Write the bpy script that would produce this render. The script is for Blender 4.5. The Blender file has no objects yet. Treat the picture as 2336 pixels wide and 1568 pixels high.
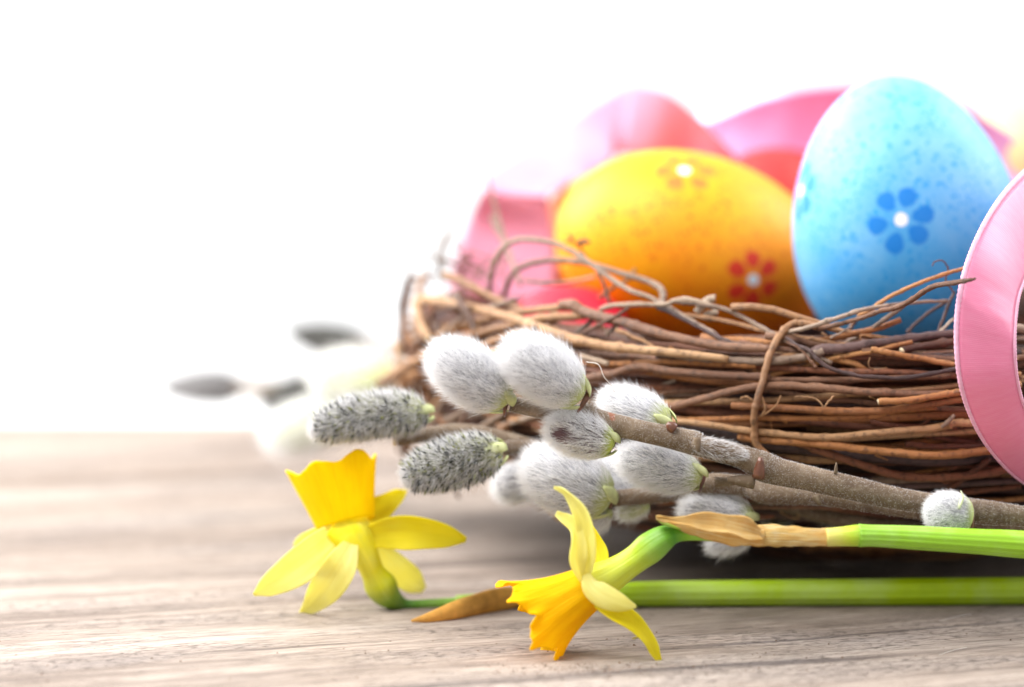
import bpy, math, random
import numpy as np
from mathutils import Vector
R = math.radians
C = bpy.context.scene.collection
sc = bpy.context.scene
rng = np.random.default_rng(7)
random.seed(7)
S = 0.01                      # every length below is in centimetres

# ------------------------------------------------------------------ camera
TH = R(5.0); H = 8.9; F = 6489.0           # pitch, camera height, focal length in 2336-px-wide pixels
cam = bpy.data.cameras.new('camera'); camo = bpy.data.objects.new('camera', cam); C.objects.link(camo)
camo.location = (0, 0, H*S); camo.rotation_euler = (R(90)-TH, 0, 0)
cam.sensor_width = 36; cam.lens = 100; cam.clip_start = 0.01; cam.clip_end = 50
cam.dof.use_dof = True; cam.dof.focus_distance = 0.464; cam.dof.aperture_fstop = 9.0
sc.camera = camo
# ------------------------------------------------------------------ world and lamps
w = bpy.data.worlds.new('World'); sc.world = w; w.use_nodes = True
w.node_tree.nodes['Background'].inputs[0].default_value = (0.97, 0.98, 1.0, 1)
w.node_tree.nodes['Background'].inputs[1].default_value = 0.62
def lamp(name, loc, target, size, power, col=(1, 1, 1), sy=None):
    l = bpy.data.lights.new(name, 'AREA'); l.shape = 'RECTANGLE'; l.size = size*S; l.size_y = (sy or size)*S
    l.energy = power; l.color = col
    o = bpy.data.objects.new(name, l); C.objects.link(o); o.location = Vector(loc)*S
    o.rotation_euler = (Vector(target)-Vector(loc)).to_track_quat('-Z', 'Y').to_euler()
    return o
lamp('window_light_left', (-55, 76, 46), (-3, 54, 2), 52, 11.0, (1, 0.985, 0.96))
lamp('softbox_right', (66, 74, 50), (6, 52, 4), 44, 5.5, (0.97, 0.98, 1.0))
lamp('overhead_fill', (-28, 22, 78), (2, 52, 2), 46, 8.5, (1, 0.985, 0.965))  # unseen fill lamp, added to brighten front and top surfaces
lamp('backdrop_light', (0, 125, 110), (0, 205, 15), 150, 5.0, (1, 1, 1), 30)
sc.view_settings.view_transform = 'Standard'; sc.view_settings.look = 'None'
sc.view_settings.exposure = 0.3; sc.view_settings.gamma = 1.0
sc.cycles.use_denoising = True
sc.cycles.max_bounces = 8; sc.cycles.diffuse_bounces = 4; sc.cycles.transmission_bounces = 4
sc.cycles.sample_clamp_indirect = 6

# ------------------------------------------------------------------ point helpers
CF = np.array([0, math.cos(TH), -math.sin(TH)]); CU = np.array([0, math.sin(TH), math.cos(TH)]); CR = np.array([1., 0, 0])
CAM = np.array([0, 0, H])
def P(x, y, D):
    """point seen at x,y of the photograph that stands D cm in front of the lens"""
    d = CR*(x-1168)/F + CU*(784-y)/F + CF
    return CAM + d*(D/d[1])
def gD(y):                       # distance of the table point seen at height y
    d = CU*(784-y)/F + CF
    return -H/d[2]*d[1]
def pc(D): return F/D            # pixels per cm
def nrm(v): return v/(np.linalg.norm(v, axis=-1, keepdims=True)+1e-12)
def smooth(pts, n):
    """Catmull-Rom through rows of any width"""
    p = np.asarray(pts, float)
    if len(p) == 2:
        t = np.linspace(0, 1, n)[:, None]; return p[0]*(1-t)+p[1]*t
    p = np.vstack([2*p[0]-p[1], p, 2*p[-1]-p[-2]])
    m = len(p)-3
    out = []
    for k in range(n):
        s = k/(n-1)*m; i = min(int(s), m-1); t = s-i
        a, b, c, d = p[i:i+4]
        out.append(0.5*((2*b)+(-a+c)*t+(2*a-5*b+4*c-d)*t*t+(-a+3*b-3*c+d)*t**3))
    return np.array(out)

# ------------------------------------------------------------------ objects
ORG = {}
def thing(name, loc, label, cat, group=None):
    o = bpy.data.objects.new(name, None); C.objects.link(o); o.location = Vector(loc)*S
    o.empty_display_size = 0.01
    o['label'] = label; o['category'] = cat
    if group: o['group'] = group
    ORG[o.name] = np.array(loc, float); return o
def mesh(name, V, Fc, mat, parent=None, loc=None, uv=None, label=None, cat=None, group=None, kind=None, flat=False, mats=None, midx=None):
    V = np.asarray(V, float)
    org = ORG[parent.name] if parent else (np.array(loc, float) if loc is not None else V.mean(0))
    me = bpy.data.meshes.new(name)
    me.from_pydata(((V-org)*S).tolist(), [], Fc if isinstance(Fc, list) else Fc.tolist())
    if uv is not None:
        l = me.uv_layers.new(name='UVMap'); l.data.foreach_set('uv', np.asarray(uv, dtype=np.float32).ravel())
    if not flat: me.polygons.foreach_set('use_smooth', [True]*len(me.polygons))
    for m_ in (mats or [mat]): me.materials.append(m_)
    if midx is not None: me.polygons.foreach_set('material_index', midx)
    me.update()
    o = bpy.data.objects.new(name, me); C.objects.link(o)
    if parent: o.parent = parent
    else: o.location = Vector(org)*S
    ORG[o.name] = org
    if label: o['label'] = label
    if cat: o['category'] = cat
    if group: o['group'] = group
    if kind: o['kind'] = kind
    return o
def grid(n, m, closed=False, off=0):
    """faces and uvs of an n x m vertex grid (closed in m)"""
    fs = []; uv = []
    mm = m if closed else m-1
    for i in range(n-1):
        for j in range(mm):
            j2 = (j+1) % m
            fs.append((off+i*m+j, off+i*m+j2, off+(i+1)*m+j2, off+(i+1)*m+j))
            a, b = j/mm, (j+1)/mm; c, d = i/(n-1), (i+1)/(n-1)
            uv += [(a, c), (b, c), (b, d), (a, d)]
    return fs, uv
def tube_geo(path, rad, sides=8, off=0, cap=True, flat=1.0, lump=0.0, ribs=0):
    p = np.asarray(path, float); n = len(p)
    rad = np.broadcast_to(np.asarray(rad, float), (n,)) if np.ndim(rad) == 0 else np.asarray(rad, float)
    t = nrm(np.gradient(p, axis=0))
    a = np.array([0, 0, 1.]) if abs(t[0][2]) < .9 else np.array([1., 0, 0])
    u = nrm(np.cross(a, t[0])); V = []
    for i in range(n):
        u = u - t[i]*np.dot(u, t[i]); u = nrm(u); v = np.cross(t[i], u)
        for j in range(sides):
            an = 2*math.pi*j/sides
            r = rad[i]*(1+lump*math.sin(3*an+i*.9)*random.uniform(.3, 1))
            if ribs: r *= 1+.028*math.cos(ribs*an)+.012*math.sin(i*.21+an*2)
            V.append(p[i]+u*math.cos(an)*r+v*math.sin(an)*r*flat)
    fs, uv = grid(n, sides, True, off)
    if cap:
        fs.append(tuple(off+j for j in range(sides))[::-1]); uv += [(.5, 0)]*sides
        fs.append(tuple(off+(n-1)*sides+j for j in range(sides))); uv += [(.5, 1)]*sides
    return V, fs, uv
def tube(name, path, rad, mat, parent, sides=8, n=None, **k):
    ribs = k.pop('ribs', 0); lump = k.pop('lump', 0); flat = k.pop('flatten', 1.0)
    if n:
        q = smooth(np.hstack([path, np.reshape(np.broadcast_to(rad, len(path)) if np.ndim(rad) == 0 else rad, (-1, 1))]), n)
        path, rad = q[:, :3], np.maximum(q[:, 3], .003)
    V, fs, uv = tube_geo(path, rad, sides, lump=lump, flat=flat, ribs=ribs)
    return mesh(name, V, fs, mat, parent, uv=uv, **k)
def pxpath(rows):
    """rows of x, y, D, width in pixels -> points and radii in cm"""
    pts = np.array([P(r[0], r[1], r[2]) for r in rows]); rad = np.array([r[3]/2/pc(r[2]) for r in rows]); return pts, rad
def hairs(roots, dirs, L, width, bend=None):
    """tapered blades, one quad and one triangle each"""
    N = len(roots); rd = rng.normal(size=(N, 3)); s = nrm(np.cross(dirs, rd))
    L = np.asarray(L).reshape(-1, 1); wd = np.broadcast_to(np.asarray(width, float).reshape(-1, 1), (N, 1))
    b = bend if bend is not None else np.zeros((N, 3))
    mid = roots+dirs*L*.55+b*L*.18; tip = roots+dirs*L+b*L*.6
    V = np.stack([roots-s*wd/2, roots+s*wd/2, mid+s*wd*.42, mid-s*wd*.42, tip], 1).reshape(-1, 3)
    i = np.arange(N)*5
    fs = np.stack([i, i+1, i+2, i+3], 1).tolist()+np.stack([i+3, i+2, i+4], 1).tolist()
    return V, fs

# ------------------------------------------------------------------ materials
class NT:
    def __init__(s, name):
        s.m = bpy.data.materials.new(name); s.m.use_nodes = True; s.t = s.m.node_tree; s.n = s.t.nodes; s.l = s.t.links
        s.b = s.n['Principled BSDF']; s.out = s.n['Material Output']
    def add(s, typ, **k):
        x = s.n.new(typ)
        for a, v in k.items(): setattr(x, a, v)
        return x
    def put(s, sock, v):
        if hasattr(v, 'links') or isinstance(v, bpy.types.NodeSocket): s.l.new(v, sock)
        elif isinstance(v, tuple) and len(v) == 3 and sock.type == 'RGBA': sock.default_value = (*v, 1)
        else: sock.default_value = v
    def math(s, op, a, b=0.0, c=None, clamp=False):
        x = s.add('ShaderNodeMath', operation=op); x.use_clamp = clamp; s.put(x.inputs[0], a); s.put(x.inputs[1], b)
        if c is not None: s.put(x.inputs[2], c)
        return x.outputs[0]
    def vm(s, op, a, b=None):
        x = s.add('ShaderNodeVectorMath', operation=op); s.put(x.inputs[0], a)
        if b is not None: s.put(x.inputs[1], b)
        return x.outputs['Value'] if op in ('DOT_PRODUCT', 'LENGTH') else x.outputs[0]
    def coord(s, k='Object'): return s.add('ShaderNodeTexCoord').outputs[k]
    def map(s, v, sc=(1, 1, 1), rot=(0, 0, 0), loc=(0, 0, 0)):
        x = s.add('ShaderNodeMapping'); s.put(x.inputs[0], v); x.inputs['Scale'].default_value = sc
        x.inputs['Rotation'].default_value = rot; x.inputs['Location'].default_value = loc; return x.outputs[0]
    def noise(s, v, scale=5, det=3, rough=.5, dist=0):
        x = s.add('ShaderNodeTexNoise'); s.put(x.inputs['Vector'], v); x.inputs['Scale'].default_value = scale
        x.inputs['Detail'].default_value = det; x.inputs['Roughness'].default_value = rough; x.inputs['Distortion'].default_value = dist
        return x.outputs['Fac']
    def vor(s, v, scale):
        x = s.add('ShaderNodeTexVoronoi'); s.put(x.inputs['Vector'], v); x.inputs['Scale'].default_value = scale; return x.outputs
    def ramp(s, f, stops):
        x = s.add('ShaderNodeValToRGB'); s.put(x.inputs[0], f); e = x.color_ramp.elements
        while len(e) < len(stops): e.new(.5)
        for k, (p, c) in enumerate(stops):
            e[k].position = p; e[k].color = (*c, 1) if not isinstance(c, (int, float)) else (c, c, c, 1)
        return x.outputs[0]
    def mix(s, f, a, b, mode='MIX'):
        x = s.add('ShaderNodeMix', data_type='RGBA', blend_type=mode); s.put(x.inputs[0], f); s.put(x.inputs[6], a); s.put(x.inputs[7], b)
        return x.outputs[2]
    def bump(s, h, strength, dist):
        x = s.add('ShaderNodeBump'); x.inputs['Strength'].default_value = strength; x.inputs['Distance'].default_value = dist
        s.put(x.inputs['Height'], h); s.l.new(x.outputs[0], s.b.inputs['Normal']); return x.outputs[0]
    def transl(s, col, fac, normal=None):
        t = s.add('ShaderNodeBsdfTranslucent'); s.put(t.inputs[0], col)
        if normal: s.l.new(normal, t.inputs['Normal'])
        m = s.add('ShaderNodeMixShader'); m.inputs[0].default_value = fac
        s.l.new(s.b.outputs[0], m.inputs[1]); s.l.new(t.outputs[0], m.inputs[2]); s.l.new(m.outputs[0], s.out.inputs[0])
    def fin(s, col=None, rough=.6, spec=.4):
        if col is not None: s.put(s.b.inputs['Base Color'], col)
        s.put(s.b.inputs['Roughness'], rough); s.b.inputs['Specular IOR Level'].default_value = spec
        return s.m
def plain(name, col, rough=.6, var=.25, scale=300, tr=0, spec=.35, bump=0):
    t = NT(name); c = t.noise(t.coord(), scale, 4, .6)
    k = tuple(x*(1-var) for x in col); k2 = tuple(min(1, x*(1+var)) for x in col)
    colr = t.ramp(c, [(.3, k), (.7, k2)]); t.fin(colr, rough, spec)
    nb = t.bump(c, bump, .0004) if bump else None
    if tr: t.transl(colr, tr)
    return t.m
def twig_mat(name, a, b, c):
    """bark coloured along the twig, each twig a shade of its own"""
    t = NT(name); uv = t.coord('UV'); ob = t.coord('Object')
    rnd = t.add('ShaderNodeObjectInfo').outputs['Random']
    fine = t.noise(t.map(uv, (14, 2.2, 1)), 6, 5, .65)
    spots = t.noise(ob, 900, 4, .6); big = t.noise(ob, 70, 2, .5)
    f = t.math('ADD', t.math('MULTIPLY', fine, .35), t.math('ADD', t.math('MULTIPLY', big, .55), t.math('MULTIPLY', rnd, .3)))
    col = t.ramp(f, [(.32, a), (.58, b), (.86, c)])
    col = t.mix(t.ramp(spots, [(.52, 0), (.66, .6)]), col, tuple(x*.4 for x in a))
    rg = t.ramp(fine, [(.35, .38), (.7, .62)])
    t.bump(t.math('ADD', fine, spots), .6, .0003)
    return t.fin(col, rg, .45)
TAN = twig_mat('tan_twig', (.14, .06, .025), (.33, .165, .07), (.5, .3, .15))
ORA = twig_mat('orange_twig', (.14, .045, .012), (.36, .14, .04), (.54, .27, .1))
BRN = twig_mat('brown_twig', (.055, .022, .012), (.15, .065, .033), (.28, .14, .075))
DRK = twig_mat('dark_twig', (.028, .014, .014), (.075, .038, .034), (.15, .085, .075))
GRY = twig_mat('grey_twig', (.085, .052, .036), (.22, .145, .1), (.42, .31, .23))
RED = twig_mat('red_brown_twig', (.045, .013, .006), (.14, .045, .02), (.26, .095, .042))
CUT = plain('cut_twig_end', (.72, .6, .4), .8, .15, 1200)
PALE = twig_mat('pale_twig', (.26, .17, .11), (.48, .36, .26), (.7, .6, .48))

# ------------------------------------------------------------------ setting: paper backdrop, table
bd = []
prof = [(20, -3.1)]+[(y, -3.1) for y in (60, 120, 175)]
prof += [(175+35*math.sin(a), -3.1+35*(1-math.cos(a))) for a in np.linspace(.15, math.pi/2, 10)]+[(210, 80), (210, 200)]
xs = np.linspace(-220, 220, 9)
V = [(x, y, z) for (y, z) in prof for x in xs]
fs, uv = grid(len(prof), len(xs))
t = NT('white_paper'); t.fin(t.ramp(t.noise(t.coord(), 3, 3), [(.3, (.86, .86, .86)), (.7, (.9, .9, .9))]), .9, .1)
mesh('backdrop', V, fs, t.m, loc=(0, 210, 0), uv=uv, kind='structure', label='seamless white paper backdrop behind the table', )

GA = R(19)     # the grain runs this much away from the picture plane
def wood():
    t = NT('weathered_wood'); o = t.map(t.coord(), rot=(0, 0, -GA))
    # gentle warp so that the grain wanders
    wv = t.noise(t.map(o, (6, 22, 1)), 1, 2); wc = t.add('ShaderNodeCombineXYZ'); t.put(wc.inputs[1], t.math('MULTIPLY', wv, .012))
    g = t.vm('ADD', o, wc.outputs[0])
    broad = t.noise(t.map(g, (4, 34, 1)), 1, 6, .6)
    mid = t.noise(t.map(g, (16, 420, 1)), 1, 4, .6)
    fine = t.noise(t.map(g, (120, 2600, 1)), 1, 4, .7)
    crack = t.noise(t.map(g, (9, 170, 1), loc=(3.1, 1.7, 0)), 1, 3, .5)
    pore = t.noise(t.map(g, (420, 1700, 1)), 1, 4, .75)
    patch = t.noise(t.map(g, (14, 48, 1)), 1, 4, .65)
    col = t.ramp(broad, [(.32, (.16, .118, .095)), (.46, (.315, .248, .205)), (.58, (.435, .355, .3)), (.7, (.515, .44, .385))])
    col = t.mix(t.ramp(mid, [(.36, .5), (.54, 0)]), col, (.18, .14, .12))
    col = t.mix(t.ramp(mid, [(.58, 0), (.72, .42)]), col, (.6, .52, .46))
    col = t.mix(t.ramp(fine, [(.36, .85), (.5, 0)]), col, (.1, .075, .06))
    col = t.mix(t.ramp(fine, [(.55, 0), (.7, .4)]), col, (.66, .6, .54))
    col = t.mix(t.ramp(crack, [(.32, .9), (.39, 0)]), col, (.1, .075, .065))
    pm = t.math('MULTIPLY', t.ramp(pore, [(.55, 0), (.62, 1)]), t.ramp(patch, [(.45, 0), (.6, .85)]))
    col = t.mix(pm, col, (.085, .055, .04))
    col = t.mix(t.ramp(patch, [(.5, 0), (.75, .35)]), col, (.36, .33, .33))
    hgt = t.math('ADD', t.math('MULTIPLY', mid, .5), t.math('ADD', t.math('MULTIPLY', fine, .35), t.math('MULTIPLY', crack, .6)))
    hgt = t.math('SUBTRACT', hgt, t.math('MULTIPLY', pm, .4))
    t.bump(hgt, .9, .0016)
    return t.fin(col, t.ramp(mid, [(.3, .72), (.7, .55)]), .27)
WOOD = wood()
# two boards that meet along the grain
def board(x0, y0f, y1f, name, parent):
    """board between two lines y=f(x), its long edges rounded over"""
    nx, ny = 60, 24; xs = np.linspace(-62, 62, nx); prof = []
    e = .18
    us = [0, .0, .25, .6, 1.0]
    V = []; rows = []
    ts = np.concatenate([[0], np.linspace(0, 1, ny), [1]])
    for k, tt in enumerate(ts):
        for x in xs:
            a, b = y0f(x), y1f(x); b = max(b, a+.02)
            y = a+(b-a)*tt
            d = min(y-a, b-y)
            z = -3.0 if k in (0, len(ts)-1) else (-(e-d)**2/e if d < e else 0)
            z += .012*math.sin(x*.31+y*.9)*(0 if k in (0, len(ts)-1) else 1)*.6
            V.append((x, y, z))
    fs, uv = grid(len(ts), nx)
    n = len(V); V += [(x, y, -3.0) for x, y in ((-62, y0f(-62)), (62, y0f(62)), (62, max(y1f(62), y0f(62)+.02)), (-62, y1f(-62)))]
    fs.append((n, n+1, n+2, n+3)); uv += [(0, 0)]*4
    # ends
    for c in (0, nx-1):
        lp = [i*nx+c for i in range(len(ts))]
        fs.append(tuple(lp)); uv += [(0, 0)]*len(lp)
    return mesh(name, V, fs, WOOD, parent, uv=uv)
J0 = gD(1097); JX = -1168/F*J0
FAR = gD(958)
joint = lambda x: min(J0+(x-JX)*math.tan(GA), FAR-.05)
tab = bpy.data.objects.new('table', None); C.objects.link(tab); tab['kind'] = 'structure'; tab['label'] = 'weathered grey-brown wooden table top of two boards'
ORG['table'] = np.zeros(3)
board(0, lambda x: 22.0, lambda x: joint(x)-.04, 'board', tab)
board(0, lambda x: joint(x)+.04, lambda x: FAR, 'board', tab)
TZ = .0

# ------------------------------------------------------------------ eggs
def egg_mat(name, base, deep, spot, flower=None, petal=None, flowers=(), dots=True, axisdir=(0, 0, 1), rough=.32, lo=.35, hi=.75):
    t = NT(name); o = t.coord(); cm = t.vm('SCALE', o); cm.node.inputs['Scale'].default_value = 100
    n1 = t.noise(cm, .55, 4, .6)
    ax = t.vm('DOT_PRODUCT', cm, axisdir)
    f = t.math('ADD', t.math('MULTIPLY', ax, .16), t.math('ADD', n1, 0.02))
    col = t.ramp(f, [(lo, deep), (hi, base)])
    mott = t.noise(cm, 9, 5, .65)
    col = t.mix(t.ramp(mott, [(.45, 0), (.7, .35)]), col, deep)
    if dots:
        for scl, th, msk in ((6, .33, .45), (4, .24, .47), (10, .38, .43)):
            wob = t.add('ShaderNodeTexNoise'); t.put(wob.inputs['Vector'], cm); wob.inputs['Scale'].default_value = 5
            cw = t.vm('ADD', cm, t.vm('MULTIPLY', wob.outputs['Color'], (.12, .12, .12)))
            d = t.vor(cw, scl)['Distance']
            k = t.ramp(d, [(th*.65, .9), (th, 0)])
            mm = t.ramp(t.noise(t.map(cm, loc=(scl, 0, 0)), .8, 4, .6), [(msk-.03, 0), (msk+.05, 1)])
            pick = t.ramp(t.noise(cm, scl*.8, 0), [(.42, 0), (.48, 1)])
            col = t.mix(t.math('MULTIPLY', t.math('MULTIPLY', k, mm), pick), col, spot)
    for (c, tg, bt, size, cen, pcol, rot0) in flowers:
        c = np.array(c); u = t.vm('DOT_PRODUCT', t.vm('SUBTRACT', cm, tuple(c)), tuple(tg)); v = t.vm('DOT_PRODUCT', t.vm('SUBTRACT', cm, tuple(c)), tuple(bt))
        dep = t.vm('LENGTH', t.vm('SUBTRACT', cm, tuple(c)))
        cc = t.add('ShaderNodeCombineXYZ'); t.put(cc.inputs[0], u); t.put(cc.inputs[1], v)
        wb = t.add('ShaderNodeTexNoise'); t.put(wb.inputs['Vector'], cm); wb.inputs['Scale'].default_value = 6
        vv = t.vm('ADD', cc.outputs[0], t.vm('MULTIPLY', t.vm('SUBTRACT', wb.outputs['Color'], (.5, .5, .5)), (.09*size, .09*size, 0)))
        near = t.ramp(t.math('DIVIDE', dep, size*1.7), [(.9, 1), (1.0, 0)])
        for k in range(6):
            a = rot0+k*math.pi/3+random.uniform(-.1, .1)
            rr = size*random.uniform(.6, .68)
            mp = t.add('ShaderNodeMapping', vector_type='TEXTURE'); t.put(mp.inputs[0], vv)
            mp.inputs['Location'].default_value = (math.cos(a)*rr, math.sin(a)*rr, 0); mp.inputs['Rotation'].default_value = (0, 0, a)
            mp.inputs['Scale'].default_value = (size*random.uniform(.3, .34), size*random.uniform(.26, .3), 1)
            sx = t.add('ShaderNodeSeparateXYZ'); t.put(sx.inputs[0], mp.outputs[0])
            cx = t.add('ShaderNodeCombineXYZ'); t.put(cx.inputs[0], sx.outputs[0])
            t.put(cx.inputs[1], t.math('DIVIDE', sx.outputs[1], t.math('MULTIPLY_ADD', sx.outputs[0], .3, 1.0)))
            m_ = t.ramp(t.vm('LENGTH', cx.outputs[0]), [(.9, 1), (1.0, 0)])
            col = t.mix(t.math('MULTIPLY', t.math('MULTIPLY', m_, near), .93), col, pcol)
        m_ = t.ramp(t.math('DIVIDE', t.vm('LENGTH', vv), size*.21), [(.82, 1), (1, 0)])
        col = t.mix(t.math('MULTIPLY', m_, near), col, cen)
    t.bump(t.noise(cm, 22, 3, .5), .12, .0003)
    t.b.inputs['Coat Weight'].default_value = .12; t.b.inputs['Coat Roughness'].default_value = .4
    return t.fin(col, .58, .35)
def egg_geo(a, b, k, axis):
    axis = nrm(np.array(axis, float)); u = nrm(np.cross(axis, [.3, .9, .1])); v = np.cross(axis, u)
    n, m = 56, 72; V = []
    for i in range(n):
        th = math.pi*(.004+.992*i/(n-1)); s = -math.cos(th); r = b*math.sin(th)*(1-k*s)
        for j in range(m):
            an = 2*math.pi*j/m; V.append(axis*a*s+u*r*math.cos(an)+v*r*math.sin(an))
    fs, uv = grid(n, m, True)
    fs.append(tuple(range(m))[::-1]); uv += [(0, 0)]*m; fs.append(tuple((n-1)*m+j for j in range(m))); uv += [(0, 0)]*m
    return np.array(V), fs, uv
def surf(V, cen, x, y):
    """point of the egg seen at x,y, and a frame there (local cm)"""
    d = nrm(P(x, y, 50)-CAM); q = V+cen-CAM; t_ = q@d; off = np.linalg.norm(q-t_[:, None]*d, axis=1)
    k = np.where(off < .14)[0]
    if len(k) == 0: k = np.array([np.argmin(off)])
    i = k[np.argmin(t_[k])]; c = V[i]
    nn = nrm(c/np.array([1, 1, 1.])); tg = nrm(CR-nn*np.dot(CR, nn)); bt = np.cross(nn, tg)
    if np.dot(bt, CU) < 0: bt = -bt
    return c, tg, bt
def make_egg(x, y, D, apx, bpx, k, axis, label, mat, group=None):
    cen = P(x, y, D); V, fs, uv = egg_geo(apx/pc(D), bpx/pc(D), k, axis)
    if callable(mat): mat = mat(V, cen)
    return mesh('easter_egg', V+cen, fs, mat, loc=cen, uv=uv, label=label, cat='easter egg', group='painted eggs in the nest')
WHT = (.86, .88, .9)
def blue(V, c):
    fl = [(*surf(V, c, 2045, 503), .64, WHT, (.0, .2, .66), .25), (*surf(V, c, 1814, 438), .6, WHT, (.0, .22, .66), .6)]
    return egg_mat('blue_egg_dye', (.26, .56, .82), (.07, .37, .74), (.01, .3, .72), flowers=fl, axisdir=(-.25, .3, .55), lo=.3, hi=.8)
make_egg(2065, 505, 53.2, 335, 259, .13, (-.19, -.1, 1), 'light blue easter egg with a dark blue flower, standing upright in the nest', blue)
def yellow(V, c):
    fl = [(*surf(V, c, 1724, 653), .58, WHT, (.78, .02, .01), .5), (*surf(V, c, 1562, 378), .6, WHT, (.8, .16, .02), .1)]
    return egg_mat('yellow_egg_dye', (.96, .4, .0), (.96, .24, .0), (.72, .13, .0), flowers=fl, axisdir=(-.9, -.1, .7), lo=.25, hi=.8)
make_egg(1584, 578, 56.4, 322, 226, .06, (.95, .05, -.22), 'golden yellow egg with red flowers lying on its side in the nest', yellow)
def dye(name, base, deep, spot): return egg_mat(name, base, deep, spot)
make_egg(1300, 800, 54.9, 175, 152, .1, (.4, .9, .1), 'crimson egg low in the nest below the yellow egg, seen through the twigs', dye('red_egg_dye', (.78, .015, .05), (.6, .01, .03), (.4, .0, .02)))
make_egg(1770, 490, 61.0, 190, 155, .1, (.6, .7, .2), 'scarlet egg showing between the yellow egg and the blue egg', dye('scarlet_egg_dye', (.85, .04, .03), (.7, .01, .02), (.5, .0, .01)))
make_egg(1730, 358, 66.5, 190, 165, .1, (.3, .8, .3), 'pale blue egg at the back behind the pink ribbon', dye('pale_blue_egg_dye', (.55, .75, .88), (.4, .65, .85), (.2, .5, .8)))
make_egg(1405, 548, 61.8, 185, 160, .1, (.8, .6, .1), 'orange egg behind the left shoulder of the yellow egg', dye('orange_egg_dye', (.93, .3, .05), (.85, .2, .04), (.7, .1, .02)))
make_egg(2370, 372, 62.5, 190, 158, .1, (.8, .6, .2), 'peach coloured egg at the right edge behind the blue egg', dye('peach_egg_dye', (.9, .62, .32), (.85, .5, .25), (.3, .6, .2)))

# ------------------------------------------------------------------ ribbons
def ribbon_mat(name, a, b, tr=.3):
    t = NT(name); uv = t.coord('UV')
    sp = t.add('ShaderNodeSeparateXYZ'); t.put(sp.inputs[0], uv)
    wv = t.math('SINE', t.math('MULTIPLY', sp.outputs[1], 2*math.pi*300)); wu = t.math('SINE', t.math('MULTIPLY', sp.outputs[0], 2*math.pi*34))
    weave = t.math('ADD', t.math('MULTIPLY', wv, .6), t.math('MULTIPLY', t.math('MULTIPLY', wu, wv), .4))
    n = t.noise(t.map(uv, (3, 160, 1)), 1, 3)
    col = t.mix(t.ramp(n, [(.35, 0), (.65, 1)]), a, b)
    col = t.mix(t.math('MULTIPLY_ADD', weave, .09, .09), col, tuple(min(1, x*1.35+.05) for x in a))
    nb = t.bump(weave, .22, .0002)
    t.b.inputs['Sheen Weight'].default_value = .35; t.b.inputs['Sheen Roughness'].default_value = .3
    t.b.inputs['Anisotropic'].default_value = .6
    t.fin(col, .33, .6); t.transl(col, tr); return t.m
PINK = ribbon_mat('pink_satin', (.87, .29, .46), (.85, .25, .42), .22)
PINK2 = ribbon_mat('rose_satin', (.92, .4, .56), (.88, .35, .52), .22)
MAUV = ribbon_mat('mauve_satin', (.84, .4, .66), (.8, .34, .62), .22)
EDGE = plain('ribbon_selvage', (.95, .52, .68), .5, .15, 900, .25, .4)
def ribbon(label, rows, mat, bulge=0.0, n=90, sel=True, group=None):
    q = smooth([list(P(*a))+list(P(*b)) for a, b in rows], n); A, B = q[:, :3], q[:, 3:]
    root = thing('ribbon', A[0], label, 'ribbon', group)
    m = 15; V = []
    tn = nrm(np.gradient((A+B)/2, axis=0)); nn = nrm(np.cross(tn, nrm(B-A)))
    lo = .055 if sel else 0
    for i in range(n):
        wv = .014*math.sin(i*.5)+.003*math.sin(i*1.7)
        for j in range(m):
            u = lo+(1-2*lo)*j/(m-1); V.append(A[i]*(1-u)+B[i]*u+nn[i]*(bulge*(1-(2*u-1)**2)+wv*math.sin(3*u)))
    fs, uv = grid(n, m)
    o = mesh('ribbon_band', V, fs, mat, root, uv=uv)
    s = o.modifiers.new('thickness', 'SOLIDIFY'); s.thickness = .00022; s.offset = 0
    if sel:
        L = np.concatenate([[0], np.cumsum(np.linalg.norm(np.diff((A+B)/2, axis=0), axis=1))])
        M = int(L[-1]/.035)
        for (u0, u1) in ((0, lo+.004), (1-lo-.004, 1)):
            V = []; k = 0
            for i in range(M):
                s_ = np.interp(i/(M-1)*L[-1], L, np.arange(n)); a0 = int(min(s_, n-2)); f = s_-a0
                a_ = A[a0]*(1-f)+A[a0+1]*f; b_ = B[a0]*(1-f)+B[a0+1]*f; nv = nn[a0]
                bl = .022+.018*(i % 2)
                for u, h in ((u0, -.4), (u0, .4), ((u0+u1)/2, 1), (u1, .4), (u1, -.4), ((u0+u1)/2, -1)):
                    uu = u; 
                    out = (.006*(i % 2))*(-1 if u0 == 0 and u == 0 else (1 if u == 1 else 0))
                    V.append(a_*(1-uu-out)+b_*(uu+out)+nv*(bl*h+bulge*(1-(2*uu-1)**2)))
            fs, uv = grid(M, 6, True)
            mesh('selvage', V, fs, EDGE, root, uv=uv)
    return root
ribbon('wide pink satin ribbon looping down over the front right of the nest', [
    ((2620, 420, 53), (2660, 560, 54)), ((2500, 345, 51.5), (2560, 520, 52)), ((2410, 340, 49.9), (2480, 520, 50.3)), ((2336, 388, 48.2), (2415, 570, 48.5)),
    ((2268, 465, 46.9), (2362, 610, 47.2)), ((2215, 565, 46.0), (2332, 660, 46.4)), ((2186, 665, 45.6), (2320, 725, 46.0)), ((2177, 770, 45.5), (2318, 790, 45.8)),
    ((2188, 880, 45.6), (2323, 862, 45.9)), ((2222, 975, 46.1), (2341, 930, 46.3)), ((2275, 1052, 46.9), (2374, 1000, 47.0)), ((2340, 1108, 47.6), (2430, 1050, 47.6)),
    ((2450, 1160, 47.6), (2510, 1090, 47.6)), ((2600, 1190, 48.2), (2640, 1100, 48.4))], PINK, .09, 110)
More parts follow.
